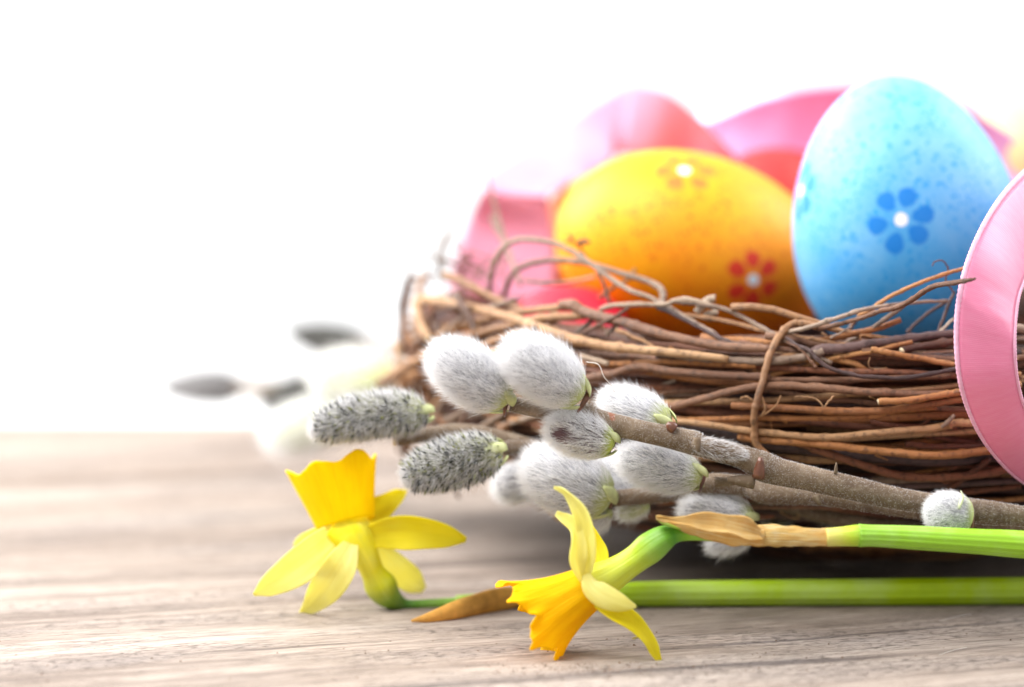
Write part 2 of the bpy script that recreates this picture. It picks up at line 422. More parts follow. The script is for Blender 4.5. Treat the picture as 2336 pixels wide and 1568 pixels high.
ribbon('pale rose ribbon folded over the back left of the nest above the twigs', [
    ((1020, 660, 60.6), (1262, 700, 60.2)), ((1042, 580, 60.7), (1266, 630, 60.3)), ((1074, 495, 60.7), (1262, 540, 60.4)), ((1100, 440, 60.3), (1252, 470, 60.3)), ((1108, 418, 60.6), (1250, 448, 60.2)),
    ((1120, 398, 61.2), (1262, 436, 60.6)), ((1180, 355, 62.6), (1300, 415, 61.4)), ((1285, 285, 62.9), (1352, 392, 62)), ((1368, 228, 62.8), (1395, 370, 62.3)),
    ((1415, 203, 62.3), (1408, 352, 62.6)), ((1455, 193, 61.4), (1422, 352, 62.6)), ((1515, 210, 60.4), (1475, 356, 62.2)), ((1585, 262, 60.2), (1550, 385, 62)),
    ((1650, 325, 60.2), (1610, 440, 61.8)), ((1720, 400, 60.4), (1660, 500, 61.6))], PINK2, .06, 120, False, 'pink ribbons behind the eggs')
ribbon('mauve pink ribbon arching behind the blue egg', [
    ((1560, 340, 64.5), (1575, 430, 64)), ((1600, 285, 64), (1628, 390, 63.5)), ((1650, 262, 63.5), (1662, 370, 63.5)), ((1735, 228, 62.6), (1752, 378, 63)), ((1830, 205, 61.8), (1838, 392, 62.6)),
    ((1950, 195, 61.2), (1935, 370, 62)), ((2060, 192, 61), (2030, 330, 61.6)), ((2150, 218, 61), (2110, 345, 61.4)), ((2245, 268, 61), (2195, 385, 61)),
    ((2340, 328, 61), (2290, 455, 60.6)), ((2450, 400, 60.6), (2400, 520, 60)), ((2560, 490, 60), (2500, 600, 59))], MAUV, .12, 110, False, 'pink ribbons behind the eggs')

# ------------------------------------------------------------------ nest
NC = np.array([6.8, 56.6]); 
def nr(z):                       # outer radius of the nest at a height
    return float(np.interp(z, [0, .5, 1.1, 1.8, 2.7, 3.8, 4.6, 5.1], [3.0, 4.6, 6.6, 8.1, 9.0, 9.1, 8.8, 8.2]))
def NP(x, y, off=0.0):
    """where the line of sight x,y meets the nest wall"""
    D = 48.0
    for _ in range(25):
        p = P(x, y, D); rr = nr(p[2])+off; dx = p[0]-NC[0]
        Dn = NC[1]-math.sqrt(max(rr*rr-dx*dx, .05)); D = D*.5+Dn*.5
    return D
nest = thing('nest', (NC[0], NC[1], 0), 'round birds nest of brown vine twigs holding the painted eggs', 'nest')
def tw(rows, mat, off=0.05, k=.3218, ox=1588.5, oy=513.9, n=None, D=None, sides=9, taper=False, cut=False, parent=None):
    """rows of x, y, width measured on an enlarged part of the photograph"""
    px = [(ox+r[0]*k, oy+r[1]*k, r[2]*k) for r in rows]
    out = []
    for i, (x, y, wd) in enumerate(px):
        if D is None: d = NP(x, y, off)
        elif isinstance(D, (list, tuple)): d = D[i]
        else: d = D
        out.append((x, y, d, wd))
    pts, rad = pxpath(out); 
    if taper: rad[-1] *= .35
    nn = n or max(14, int(len(rows)*8))
    q = smooth(np.hstack([pts, rad[:, None]]), nn)
    jit = np.cumsum(rng.normal(size=(nn, 3))*.006, axis=0); jit -= np.linspace(0, 1, nn)[:, None]*jit[-1]
    rr = np.maximum(q[:, 3]*(1+.05*rng.normal(size=nn)), .01)
    # nodes, where side shoots once grew
    for _ in range(max(1, nn//16)):
        c = rng.integers(2, nn-2); rr[c] *= 1.22; rr[c-1] *= 1.06
    V, fs, uv = tube_geo(q[:, :3]+jit*.6, rr, sides, lump=.05)
    mi = None; mats = None
    if cut:
        mats = [mat, CUT]; mi = [0]*len(fs); mi[-2] = 1; mi[-1] = 1
    return mesh('twig', V, fs, mat, parent or nest, uv=uv, mats=mats, midx=mi)
Z2 = dict(k=.3218, ox=1588.5, oy=513.9); Z1 = dict(k=.3218, ox=887.7, oy=513.9); Z5 = dict(k=.3218, ox=1588.5, oy=841.)
def W(pts, w): return [(a, b, w) for a, b in pts]
# right half
tw(W([(860, 720), (760, 690), (690, 695), (605, 765), (530, 900), (490, 1060), (450, 1200), (418, 1330), (412, 1450), (440, 1568), (560, 1680)], 52), TAN, .33, **Z2)
tw([(820, 905, 70), (900, 885, 80), (1100, 870, 72), (1350, 835, 66), (1830, 770, 62), (2100, 740, 60), (2500, 760, 55)], DRK, .12, **Z2)
tw(W([(-300, 900), (0, 935), (400, 965), (700, 945), (900, 890)], 60), GRY, .16, **Z2)
tw(W([(-400, 800), (0, 830), (300, 850), (600, 885), (900, 900)], 46), BRN, .05, **Z2)
tw(W([(-100, 640), (200, 680), (560, 775), (700, 795), (900, 830), (1150, 850)], 36), TAN, .05, **Z2)
tw(W([(-180, 545), (0, 560), (200, 600), (400, 690), (560, 775), (760, 880), (960, 980)], 34), GRY, .12, **Z2)
tw([(640, 760, 34), (760, 735, 34), (1000, 655, 32), (1250, 590, 30), (1500, 560, 26), (1780, 535, 22)], GRY, .1, D=[48.2, 47.9, 47.9, 48, 48.2, 48.6], **Z2)
tw([(860, 735, 34), (1100, 680, 32), (1300, 620, 36), (1450, 580, 42), (1580, 490, 42), (1700, 435, 40), (1880, 402, 36), (1980, 378, 16)], BRN, .1, D=[48.1, 47.8, 47.5, 47.2, 46.5, 45.9, 45.15, 44.95], **Z2)
tw([(1150, 640, 24), (1210, 595, 30), (1400, 485, 30), (1600, 400, 30), (1840, 322, 28), (2100, 250, 26)], ORA, .1, D=[48.6, 48.4, 48, 47.8, 47.8, 47.8], **Z2)
tw([(1040, 840, 30), (1120, 800, 32), (1250, 720, 34), (1400, 625, 34), (1480, 560, 26)], GRY, .1, D=[48.3, 48.3, 48.1, 48, 48], **Z2)
tw(W([(1500, 760), (1550, 700), (1650, 620), (1780, 535)], 26), DRK, D=48.9, **Z2)
tw(W([(1700, 790), (1730, 720), (1790, 570), (1830, 470)], 24), DRK, D=48.7, **Z2)
tw(W([(1690, 790), (1830, 660)], 20), PALE, D=48.5, **Z2)
tw([(1820, 470, 14), (1770, 390, 12), (1785, 300, 12), (1745, 243, 10), (1695, 250, 9), (1672, 290, 8)], RED, D=48.2, **Z2)
tw(W([(1030, 830), (1110, 700), (1200, 590)], 30), BRN, D=49.2, **Z2)
tw(W([(640, 800), (720, 850), (800, 890), (880, 970), (1000, 1030), (1200, 1070), (1500, 1070), (1850, 1010), (2150, 940)], 32), DRK, .26, **Z2)
tw(W([(640, 830), (740, 880), (800, 950), (850, 1010)], 24), BRN, .22, **Z2)
tw(W([(-300, 950), (0, 995), (400, 1015), (900, 1045), (1400, 1050), (1850, 1070), (2300, 1080)], 46), RED, .05, **Z2)
tw(W([(-300, 1040), (0, 1060), (400, 1085), (700, 1100), (1200, 1092), (1800, 1070)], 42), BRN, .1, **Z2)
tw(W([(-200, 1290), (0, 1235), (250, 1165), (500, 1135), (900, 1155), (1300, 1190), (1650, 1205), (2100, 1190)], 58), BRN, .17, **Z2)
tw(W([(1288, 1252), (1500, 1235), (1700, 1210), (1880, 1180), (2300, 1130)], 50), ORA, .3, cut=True, **Z2)
tw(W([(248, 1278), (600, 1292), (1000, 1312), (1300, 1310), (1600, 1272), (1890, 1235), (2300, 1190)], 54), ORA, .2, cut=True, **Z2)
tw(W([(-400, 1350), (0, 1370), (400, 1360), (800, 1362), (1200, 1350), (1420, 1310), (1700, 1290)], 44), ORA, .12, **Z2)
tw([(-300, 1380, 44), (0, 1395, 46), (400, 1450, 50), (900, 1500, 52), (1300, 1475, 54), (1700, 1445, 58), (1830, 1410, 62), (1980, 1400, 52), (2400, 1370, 50)], TAN, .24, **Z2)
tw([(1740, 420, 20), (1780, 380, 34), (1830, 330, 24)], GRY, .36, n=8, **Z5)
tw(W([(300, 480), (500, 512), (900, 540), (1300, 590), (1700, 625), (2080, 590), (2400, 550)], 60), ORA, .2, **Z5)
tw(W([(700, 520), (900, 590), (1200, 700), (1500, 780), (1900, 770), (2200, 720), (2500, 640)], 60), RED, .1, **Z5)
tw(W([(600, 640), (900, 760), (1300, 860), (1700, 890), (2300, 830)], 46), RED, .02, **Z5)
tw(W([(1750, 880), (1900, 780), (2080, 640)], 44), RED, .1, **Z5)
tw(W([(1480, 540), (1800, 555), (2100, 545)], 42), RED, .05, **Z5)
tw(W([(1230, 380), (1400, 405), (1850, 420)], 40), RED, .0, **Z5)
tw(W([(1240, 880), (1400, 905), (1600, 950), (1860, 1005), (2300, 1060)], 42), ORA, .16, **Z2)
tw(W([(1460, 895), (1540, 865), (1840, 822), (2200, 800)], 54), RED, .1, cut=True, **Z2)
tw(W([(1450, 930), (1850, 930), (2300, 900)], 56), DRK, .02, **Z2)
tw(W([(950, 800), (1100, 720)], 16), GRY, .3, **Z2)
tw([(700, 200, 12), (800, 205, 12), (880, 240, 12), (900, 280, 10)], TAN, .3, k=.3218, ox=1588.5, oy=841.)
tw([(905, 275, 12), (940, 230, 14), (975, 195, 14)], TAN, .3, **Z5)
tw([(310, 215, 10), (360, 200, 16), (400, 230, 12)], TAN, .3, **Z5)
tw([(455, 180, 12), (490, 290, 20), (450, 340, 14), (560, 270, 12), (600, 190, 8)], TAN, .3, n=14, **Z5)
# left half
tw([(215, 530, 70), (300, 530, 74), (500, 560, 72), (800, 625, 72), (1050, 720, 74), (1300, 805, 72), (1600, 865, 66), (2000, 905, 62), (2400, 950, 56)], TAN, .3, **Z1)
tw(W([(400, 350), (600, 440), (800, 545), (980, 615)], 52), TAN, .2, D=[54.6, 53.2, 52.4, 51.8], **Z1)
tw(W([(190, 560), (230, 700), (285, 810)], 62), TAN, .3, cut=True, **Z1)
tw(W([(330, 790), (600, 690), (900, 620), (1250, 580), (1320, 570)], 56), TAN, .12, **Z1)
tw(W([(580, 790), (850, 710), (1100, 655), (1390, 640)], 62), TAN, .18, **Z1)
tw([(1215, 560, 70), (1300, 570, 90), (1400, 620, 78), (1700, 700, 74), (2000, 785, 70), (2323, 855, 64), (2700, 880, 60)], BRN, .26, **Z1)
tw([(700, 480, 34), (725, 360, 36), (765, 240, 38), (850, 135, 38), (980, 100, 38), (1150, 125, 40), (1300, 190, 40), (1450, 285, 38), (1600, 395, 36), (1750, 475, 36), (1900, 535, 34), (2100, 650, 34), (2323, 780, 34)], GRY,
   D=[53.2, 52.9, 52.6, 52.4, 52, 51.6, 51.2, 50.8, 50.4, 50, 49.7, 49.2, 48.6], **Z1)
tw([(810, 500, 40), (880, 345, 42), (1000, 275, 42), (1200, 245, 42), (1400, 270, 40), (1600, 320, 40), (1800, 390, 42), (1925, 455, 46), (1940, 520, 44), (1930, 590, 40)], GRY,
   D=[53.4, 53, 52.6, 52.2, 51.8, 51.3, 50.8, 50.4, 50.2, 50], **Z1)
tw(W([(1500, 600), (1600, 565), (1800, 555), (1950, 560), (2100, 530), (2323, 585)], 36), PALE, .1, **Z1)
tw(W([(960, 390), (1150, 412), (1300, 400), (1460, 368)], 26), PALE, D=52.6, **Z1)
tw(W([(730, -60), (760, 20), (830, 150), (870, 260), (930, 420)], 30), GRY, D=[55.2, 55, 54.6, 54.2, 53.6], **Z1)
tw([(705, -345, 12), (720, -250, 24), (760, -90, 30), (800, 60, 32), (870, 270, 34)], GRY, D=[56, 56, 55.8, 55.5, 55], **Z1)
tw(W([(640, 860), (900, 775), (1080, 735)], 54), TAN, .15, **Z1)
tw(W([(-60, 1120), (60, 1040), (250, 940), (420, 880)], 80), TAN, .3, **Z1)
tw(W([(100, 1100), (350, 1010), (600, 940), (900, 880)], 66), ORA, .1, **Z1)
tw(W([(1380, 1090), (1560, 1065), (1750, 1005), (2000, 1035), (2400, 1065), (2700, 1080)], 60), BRN, .18, **Z1)
tw(W([(1370, 980), (1560, 988), (1900, 975), (2323, 985), (2600, 1000)], 46), ORA, .12, **Z1)
tw(W([(1290, 905), (1560, 930), (2000, 955), (2400, 985)], 50), BRN, .06, **Z1)
tw(W([(1360, 930), (1555, 985)], 40), PALE, .22, **Z1)
tw(W([(1480, 330), (1520, 420), (1560, 550)], 26), GRY, D=51, **Z1)
tw(W([(1480, 520), (1600, 440), (1700, 385), (1745, 310)], 26), TAN, D=51.6, **Z1)
tw([(1405, 250, 14), (1360, 170, 18), (1345, 130, 20), (1290, 105, 14), (1275, 60, 8)], BRN, D=52, n=14, **Z1)
tw([(1330, 130, 10), (1370, 118, 38), (1430, 122, 10)], DRK, D=52, n=8, **Z1)
tw([(1240, 125, 8), (1285, 100, 20), (1310, 70, 8)], BRN, D=52, n=8, **Z1)
tw(W([(2180, 620), (2260, 540), (2310, 520)], 56), PALE, .1, D=49.2, **Z1)
tw(W([(2230, 640), (2330, 620)], 50), PALE, .1, D=49.2, **Z1)
tw(W([(1330, 760), (1400, 700), (1450, 670)], 34), GRY, .0, **Z1)
tw(W([(1540, 780), (1620, 710)], 34), GRY, .0, **Z1)
tw(W([(1900, 580), (2080, 660), (2323, 790), (2500, 860)], 34), DRK, .1, **Z1)
# body of the nest: rings of vine, each twig its own mesh
def ring_twig(ang, span, z0, rr, amp, rad, mat, nn, sink):
    a = np.linspace(ang, ang+span, nn); ph = random.uniform(0, 6.28); ph2 = random.uniform(0, 6.28)
    f1 = random.uniform(.8, 2.2); f2 = random.uniform(1.2, 3)
    z = z0+amp*np.sin(a*f1+ph)+random.uniform(-.35, .35)*np.linspace(-1, 1, nn)
    z = np.clip(z, .12, 4.4+.25*random.random())
    r_ = np.array([nr(q) for q in z])-sink+.18*np.sin(a*f2+ph2)
    path = np.stack([NC[0]+r_*np.cos(a), NC[1]+r_*np.sin(a), z], 1)
    path += np.cumsum(rng.normal(size=(nn, 3))*.012, axis=0)
    path[:, 2] = np.maximum(path[:, 2], rad+.02)
    r2 = rad*np.linspace(1, random.uniform(.5, .9), nn)*(1+.06*rng.normal(size=nn))
    r2[-1] *= .6
    return tube_geo(path, r2, 7, lump=.06)
mats_w = [TAN, TAN, ORA, ORA, BRN, BRN, RED, RED, DRK, GRY]
for i in range(170):
    front = i < 150
    z0 = random.uniform(.5, 4.75)
    ang = R(random.uniform(150, 325)) if i < 156 else R(random.uniform(-40, 170))
    sp = R(random.uniform(30, 110)); ang -= sp/2
    sink = random.uniform(.05, .85) if i % 3 else random.uniform(.0, .25)
    if i % 4 == 0: sink = random.uniform(-.12, .1); sp *= .6
    mt = random.choice(mats_w if z0 > 1.6 else [RED, DRK, BRN, RED, ORA])
    V, fs, uv = ring_twig(ang, sp, z0, 0, random.uniform(.05, .4) if i % 3 else random.uniform(.5, 1.3), random.uniform(.045, .1), mt, 22, sink+.1)
    mesh('twig', V, fs, mt, nest, uv=uv)
# loose crossing twigs on the rounded left end and along the rim
for i in range(52):
    if i < 34: a = R(random.uniform(158, 232)); z = random.uniform(1.6, 4.8)
    else: a = R(random.uniform(200, 300)); z = random.uniform(4.3, 4.9)
    rr_ = nr(z)+random.uniform(-.15, .15); c = np.array([NC[0]+rr_*math.cos(a), NC[1]+rr_*math.sin(a), z])
    tg = np.array([-math.sin(a), math.cos(a), 0]); up = np.array([0, 0, 1.]); outv = np.array([math.cos(a), math.sin(a), 0])
    sl = random.uniform(-1.1, 1.1) if i < 34 else random.uniform(-.35, .35); L = random.uniform(.8, 2.2); dv = nrm(tg+up*sl)
    s_ = np.linspace(-1, 1, 12)[:, None]; path = c+dv*s_*L-outv*(s_**2)*L*L/rr_*.75+up*random.uniform(-.25, .25)*s_**2
    path[:, 2] = np.clip(path[:, 2], .5, 5.25); path += np.cumsum(rng.normal(size=(12, 3))*.02, axis=0)
    rd_ = random.uniform(.04, .095)
    V, fs, uv = tube_geo(path, rd_*np.linspace(1, .6, 12), 7, lump=.06)
    mesh('twig', V, fs, random.choice([TAN, TAN, ORA, GRY, BRN]), nest, uv=uv)
# the packed inside of the wall and the bed below the eggs, past counting
AV, AF, AU, n0, mi = [], [], [], 0, []
for i in range(1300):
    z0 = random.uniform(.2, 4.6); sp = R(random.uniform(25, 90))
    V, fs, uv = ring_twig(R(random.uniform(0, 360)), sp, z0, 0, random.uniform(.1, .6), random.uniform(.045, .1), None, 12, random.uniform(.25, 2.1))
    AF += [tuple(v+n0 for v in f) for f in fs]; AV += V; AU += uv; n0 += len(V); mi += [random.choice((0, 1, 1, 2))]*len(fs)
for i in range(330):
    a = random.uniform(0, 6.28); r = 7.0*math.sqrt(random.random()); z = random.uniform(.15, 3.1)
    r = min(r, max(1.2, nr(z)-2.2))
    c = np.array([NC[0]+r*math.cos(a), NC[1]+r*math.sin(a), z]); d = random.uniform(0, 6.28); L = random.uniform(1, 2.6)
    L = min(L, max(.5, nr(z)-.5-r))
    dv = np.array([math.cos(d), math.sin(d), random.uniform(-.12, .12)])
    s = np.linspace(-1, 1, 8)[:, None]; path = c+dv*s*L+np.array([-dv[1], dv[0], 0])*(s**2)*random.uniform(-.5, .5)
    path[:, 2] = np.maximum(path[:, 2], .15)
    V, fs, uv = tube_geo(path, random.uniform(.06, .14), 6)
    AF += [tuple(v+n0 for v in f) for f in fs]; AV += V; AU += uv; n0 += len(V); mi += [random.choice((0, 1, 2))]*len(fs)
mesh('packed_twigs', AV, AF, BRN, nest, uv=AU, kind='stuff', mats=[BRN, DRK, RED], midx=mi)
# tendrils and bark shreds sticking out of the wall
AV, AF, AU, n0, mi = [], [], [], 0, []
for i in range(150):
    a = R(random.uniform(165, 340)); z = random.uniform(.6, 5.0); r = nr(z)+.02
    c = np.array([NC[0]+r*math.cos(a), NC[1]+r*math.sin(a), z]); outv = np.array([math.cos(a), math.sin(a), random.uniform(-.6, .9)])
    tg = np.array([-math.sin(a), math.cos(a), random.uniform(-.8, .8)])*random.choice((-1, 1))
    L = random.uniform(.1, .45); tt = np.linspace(0, 1, 7)[:, None]; curl = random.uniform(-1.5, 1.5)
    path = c+nrm(tg)*L*np.sin(tt*2)+nrm(outv)*L*.5*tt+np.array([0, 0, 1.])*L*curl*.4*tt**2
    V, fs, uv = tube_geo(path, np.linspace(random.uniform(.015, .035), .008, 7), 5)
    AF += [tuple(v+n0 for v in f) for f in fs]; AV += V; AU += uv; n0 += len(V); mi += [random.choice((0, 1, 2, 3))]*len(fs)
mesh('tendrils', AV, AF, TAN, nest, uv=AU, kind='stuff', mats=[TAN, ORA, BRN, RED], midx=mi)
# pale tangle on the far left rim
FLUFF = plain('white_fluff', (.9, .87, .84), .7, .08, 500, .5, .1)
AV, AF, AU, n0 = [], [], [], 0
for i in range(26):
    c = P(random.gauss(1045, 42), random.gauss(630, 20), random.uniform(55.5, 58)); d = nrm(rng.normal(size=3)+np.array([0, 0, .3])); L = random.uniform(.3, .9)
    path = smooth([c, c+d*L*.5+rng.normal(size=3)*.12, c+d*L+rng.normal(size=3)*.2], 7)
    V, fs, uv = tube_geo(path, random.uniform(.012, .035), 5)
    AF += [tuple(v+n0 for v in f) for f in fs]; AV += V; AU += uv; n0 += len(V)
mesh('pale_shreds', AV, AF, GRY, nest, uv=AU, kind='stuff')

# ------------------------------------------------------------------ willow
FURW = plain('white_catkin_fur', (.9, .9, .91), .75, .05, 500, .45, .15)
FURD = plain('grey_catkin_fur', (.72, .71, .72), .75, .15, 800, .4, .15)
def catkin_core(name, a, b, g):
    t = NT(name); n = t.noise(t.coord(), 420, 4, .6); uv = t.coord('UV'); sp = t.add('ShaderNodeSeparateXYZ'); t.put(sp.inputs[0], uv)
    col = t.ramp(n, [(.35, a), (.65, b)])
    col = t.mix(t.ramp(sp.outputs[1], [(.08, 1), (.3, 0)]), col, g)
    return t.fin(col, .8, .2)
CORE = catkin_core('catkin_core_grey', (.14, .14, .16), (.42, .42, .46), (.42, .46, .2))
CORED = catkin_core('catkin_core_dark', (.05, .052, .04), (.2, .2, .13), (.36, .38, .14))
FARC = plain('catkin_core_far', (.12, .115, .115), .7, .4, 300); FARD = plain('catkin_core_far_dark', (.035, .035, .03), .7, .4, 300)
HOLE = catkin_core('catkin_core_purple', (.025, .014, .018), (.12, .07, .075), (.45, .52, .12))
COREG = catkin_core('catkin_core_green', (.35, .38, .18), (.6, .62, .4), (.55, .62, .25))
GREEN = plain('catkin_base_green', (.66, .7, .36), .5, .25, 500, .3)
SCALE = plain('bud_scale_brown', (.13, .045, .022), .35, .4, 500, 0, .6)
SPIKE = plain('dark_scale_tip', (.035, .04, .035), .5, .5, 600)
OLIV = plain('olive_scale_tip', (.24, .26, .07), .5, .4, 600, .2)
def stem_mat():
    t = NT('willow_bark'); uv = t.coord('UV'); o = t.coord()
    a = t.noise(o, 160, 4, .6); b = t.noise(o, 1300, 4, .65); fine = t.noise(t.map(uv, (20, 4, 1)), 5, 4, .6)
    col = t.ramp(a, [(.35, (.105, .072, .048)), (.6, (.18, .13, .088)), (.75, (.27, .205, .145))])
    col = t.mix(t.ramp(b, [(.5, 0), (.7, .3)]), col, (.46, .4, .32))
    col = t.mix(t.ramp(fine, [(.3, .3), (.5, 0)]), col, (.12, .07, .045))
    col = t.mix(t.ramp(t.noise(o, 260, 1, .4), [(.77, 0), (.79, .5)]), col, (.35, .1, .05))
    t.bump(t.math('ADD', fine, b), .35, .0002)
    return t.fin(col, .7, .2)
BARK = stem_mat()
def frame(ax):
    a = np.array([0, 0, 1.]) if abs(ax[2]) < .85 else np.array([0, 1., 0]); u = nrm(np.cross(a, ax)); return u, np.cross(ax, u)
def catkin(root, bx, by, bD, tx, ty, tD, wpx, style='silver', N=5200, hl=.3, bend=.0, label=None, calyx=True, hw=.0045, fat=.46, hole=None, core_mat=None, taper=.1):
    N = int(N*1.45)
    B = P(bx, by, bD); T = P(tx, ty, tD); Lc = np.linalg.norm(T-B); ax = (T-B)/Lc; u, v = frame(ax)
    rw = wpx*.95/2/pc(bD)
    hl_ = hl
    hl_ = hl*.86
    body = max(rw-hl_*.26, rw*.66)
    n, m = 20, 22; V = []
    def rad(t): t = min(.998, max(.002, t)); return body*(1-abs(2*t**.92-1)**2.5)**.5*(1-taper*(t-.5))*(1-max(0, taper-.1)*abs(2*t-1)**3)
    T_ = np.linspace(.015, .985, n)
    sag = (CU*bend)
    def cpt(t): return B+ax*Lc*(.02+.85*t)+sag*math.sin(math.pi*t)
    for t_ in T_:
        for j in range(m):
            an = 2*math.pi*j/m; r = rad(t_); V.append(cpt(t_)+u*math.cos(an)*r+v*math.sin(an)*r)
    fs, uv = grid(n, m, True); fs.append(tuple(range(m))[::-1]); uv += [(0, 0)]*m; fs.append(tuple((n-1)*m+j for j in range(m))); uv += [(0, 1)]*m
    core = {'silver': CORE, 'dark': CORED, 'green': COREG}[style]
    if hole is not None: core = HOLE
    if core_mat: core = core_mat
    c = mesh('catkin', V, fs, core, root, uv=uv, label=label)
    # fur
    t_ = rng.random(N)**.95; an = rng.random(N)*2*math.pi
    r = np.array([rad(q) for q in t_])*.97
    rad_dir = u*np.cos(an)[:, None]+v*np.sin(an)[:, None]
    roots = B+ax*(Lc*(.02+.85*t_))[:, None]+sag*np.sin(math.pi*t_)[:, None]+rad_dir*r[:, None]
    if hole is not None:
        dd = np.linalg.norm((roots-hole)*np.array([.75, .35, 1.25]), axis=1); kp = dd > .17*(.6+.6*rng.random(N)); kp |= rng.random(N) < .02
        roots, t_, an, rad_dir, r = roots[kp], t_[kp], an[kp], rad_dir[kp], r[kp]; N = len(roots)
    # fur lies towards the tip, opening out near the end
    lean = .85 if style == 'silver' else .35
    tipf = np.clip((t_-.6)/.4, 0, 1)[:, None]
    clump = np.sin(an*7+t_*9)[:, None]*.12
    d = nrm(rad_dir*(.28+.34*rng.random((N, 1)))*(1-.5*tipf)+ax*(lean+.3*tipf)+rng.normal(size=(N, 3))*.17+(u*clump))
    L = hl_*(.55+.65*rng.random(N))*(1-.25*tipf[:, 0])
    bd = ax*.3+rad_dir*.15+rng.normal(size=(N, 3))*.25
    Vh, fh = hairs(roots, d, L, hw, bd)
    mesh('fur', Vh, fh, FURD if style == 'dark' or core_mat else FURW, c, kind='stuff')
    if style == 'dark':      # long clear hairs round the edge
        K = N//2; i_ = rng.choice(N, K, replace=False)
        Vh, fh = hairs(roots[i_], nrm(rad_dir[i_]*.8+ax*.5+rng.normal(size=(K, 3))*.3), L[i_]*1.25, hw*.8, bd[i_]); mesh('long_hairs', Vh, fh, FURW, c, kind='stuff')
    if style == 'dark':
        K = 700; t2 = .03+.94*rng.random(K); a2 = rng.random(K)*2*math.pi
        rd = u*np.cos(a2)[:, None]+v*np.sin(a2)[:, None]; r = np.array([rad(q) for q in t2])
        ro = B+ax*(Lc*(.02+.85*t2))[:, None]+sag*np.sin(math.pi*t2)[:, None]+rd*r[:, None]*.97
        dd = nrm(rd*.9+ax*.5+rng.normal(size=(K, 3))*.25)
        half = K*2//3
        Vh, fh = hairs(ro[:half], dd[:half], .09+.1*rng.random(half), .035); mesh('dark_scale_tips', Vh, fh, SPIKE, c, kind='stuff')
        Vh, fh = hairs(ro[half:], dd[half:], .08+.08*rng.random(K-half), .045); mesh('olive_scale_tips', Vh, fh, OLIV, c, kind='stuff')
    if calyx:
        for k in range(3):
            a = k*math.pi*2/3+random.uniform(-.4, .4)+.5; rdv = u*math.cos(a)+v*math.sin(a); sd = np.cross(ax, rdv)
            V = []; 
            for i in range(7):
                q = i/6; wd = body*.27*math.sin(math.pi*(.12+.86*q))**.7*(1-.35*q)
                cc = B+ax*(Lc*.2*q-.03)+rdv*(body*(.3+.55*q**.6)+.02)
                for j in range(5):
                    e = (j-2)/2; V.append(cc+sd*wd*e-rdv*wd*.4*e*e)
            fs, uv = grid(7, 5)
            o = mesh('bract', V, fs, GREEN, c, uv=uv); s = o.modifiers.new('thickness', 'SOLIDIFY'); s.thickness = .00015; s.offset = 1
    return c
def scale_cup(parent, x, y, D, wpx, dirpx, hpx=16):
    """the brown crescent left by the bud scale"""
    c = P(x, y, D); ax = nrm(P(x+dirpx[0], y+dirpx[1], D)-c); u, v = frame(ax); r = wpx/2/pc(D); h = hpx/pc(D)
    V = []
    for i in range(5):
        q = i/4
        for j in range(16):
            a = 2*math.pi*j/16; rr = r*(.82+.22*math.sin(q*2.2)); hh = h*q*(.55+.45*math.cos(a*1-1))
            V.append(c+ax*hh+u*math.cos(a)*rr+v*math.sin(a)*rr)
    fs, uv = grid(5, 16, True)
    o = mesh('bud_scale', V, fs, SCALE, parent, uv=uv); s = o.modifiers.new('thickness', 'SOLIDIFY'); s.thickness = .0003
    return o
def stem(root, rows, n=60, fuzz=0, name='stem', knobs=()):
    pts, rad = pxpath(rows); q = smooth(np.hstack([pts, rad[:, None]]), n)
    rr = q[:, 3]*.86
    V, fs, uv = tube_geo(q[:, :3], rr, 16, lump=.02)
    o = mesh(name, V, fs, BARK, root, uv=uv)
    if fuzz:
        fuzz *= 3
        i = rng.integers(0, n-1, fuzz); f = rng.random(fuzz)[:, None]; a = rng.random(fuzz)*6.283
        p = q[i, :3]*(1-f)+q[i+1, :3]*f; tn = nrm(q[i+1, :3]-q[i, :3]); uu = nrm(np.cross(tn, [0, 0, 1.])); vv = np.cross(tn, uu)
        nn = uu*np.cos(a)[:, None]+vv*np.sin(a)[:, None]; roots = p+nn*(q[i, 3]*.845)[:, None]
        Vh, fh = hairs(roots, nrm(nn*.8+rng.normal(size=(fuzz, 3))*.45), .012+.024*rng.random(fuzz), .003)
        mesh('down', Vh, fh, FURD, o, kind='stuff')
    return o
def knob(root, x, y, D, wpx, dx, dy, l):
    p, r = pxpath([(x, y, D, wpx), (x+dx*.5, y+dy*.5, D-.02, wpx*.8), (x+dx, y+dy, D-.03, wpx*.35)])
    tube('leaf_scar', p, r, SCALE if l else BARK, root, 8, n=6)
# --- front branch
fb = thing('willow_branch', P(2336, 1180, 46), 'thick front willow branch with two big silver catkins at its tip', 'willow branch', 'willow branches in front of the nest')
st = stem(fb, [(1165, 922, 45.9, 40), (1230, 935, 45.9, 46), (1310, 948, 45.8, 56), (1338, 950, 45.8, 70), (1370, 962, 45.8, 62), (1470, 985, 45.8, 58), (1550, 1003, 45.8, 62), (1585, 1012, 45.8, 66), (1600, 1018, 45.8, 58), (1690, 1042, 45.8, 62),
          (1738, 1064, 45.8, 80), (1780, 1078, 45.8, 72), (1860, 1095, 45.8, 66), (1960, 1118, 45.8, 64), (2060, 1140, 45.8, 58), (2170, 1155, 45.9, 54), (2236, 1168, 45.9, 66), (2336, 1178, 46, 54), (2500, 1200, 46.2, 54), (2800, 1250, 46.5, 54)], 110, 9000)
catkin(fb, 1163, 918, 45.8, 972, 788, 45.3, 142, N=9000, hl=.3)
catkin(fb, 1330, 908, 45.6, 1140, 778, 45.1, 146, N=9500, hl=.31)
scale_cup(fb, 1158, 925, 45.8, 56, (-10, -2), 14); scale_cup(fb, 1334, 922, 45.65, 64, (-10, -7), 15)
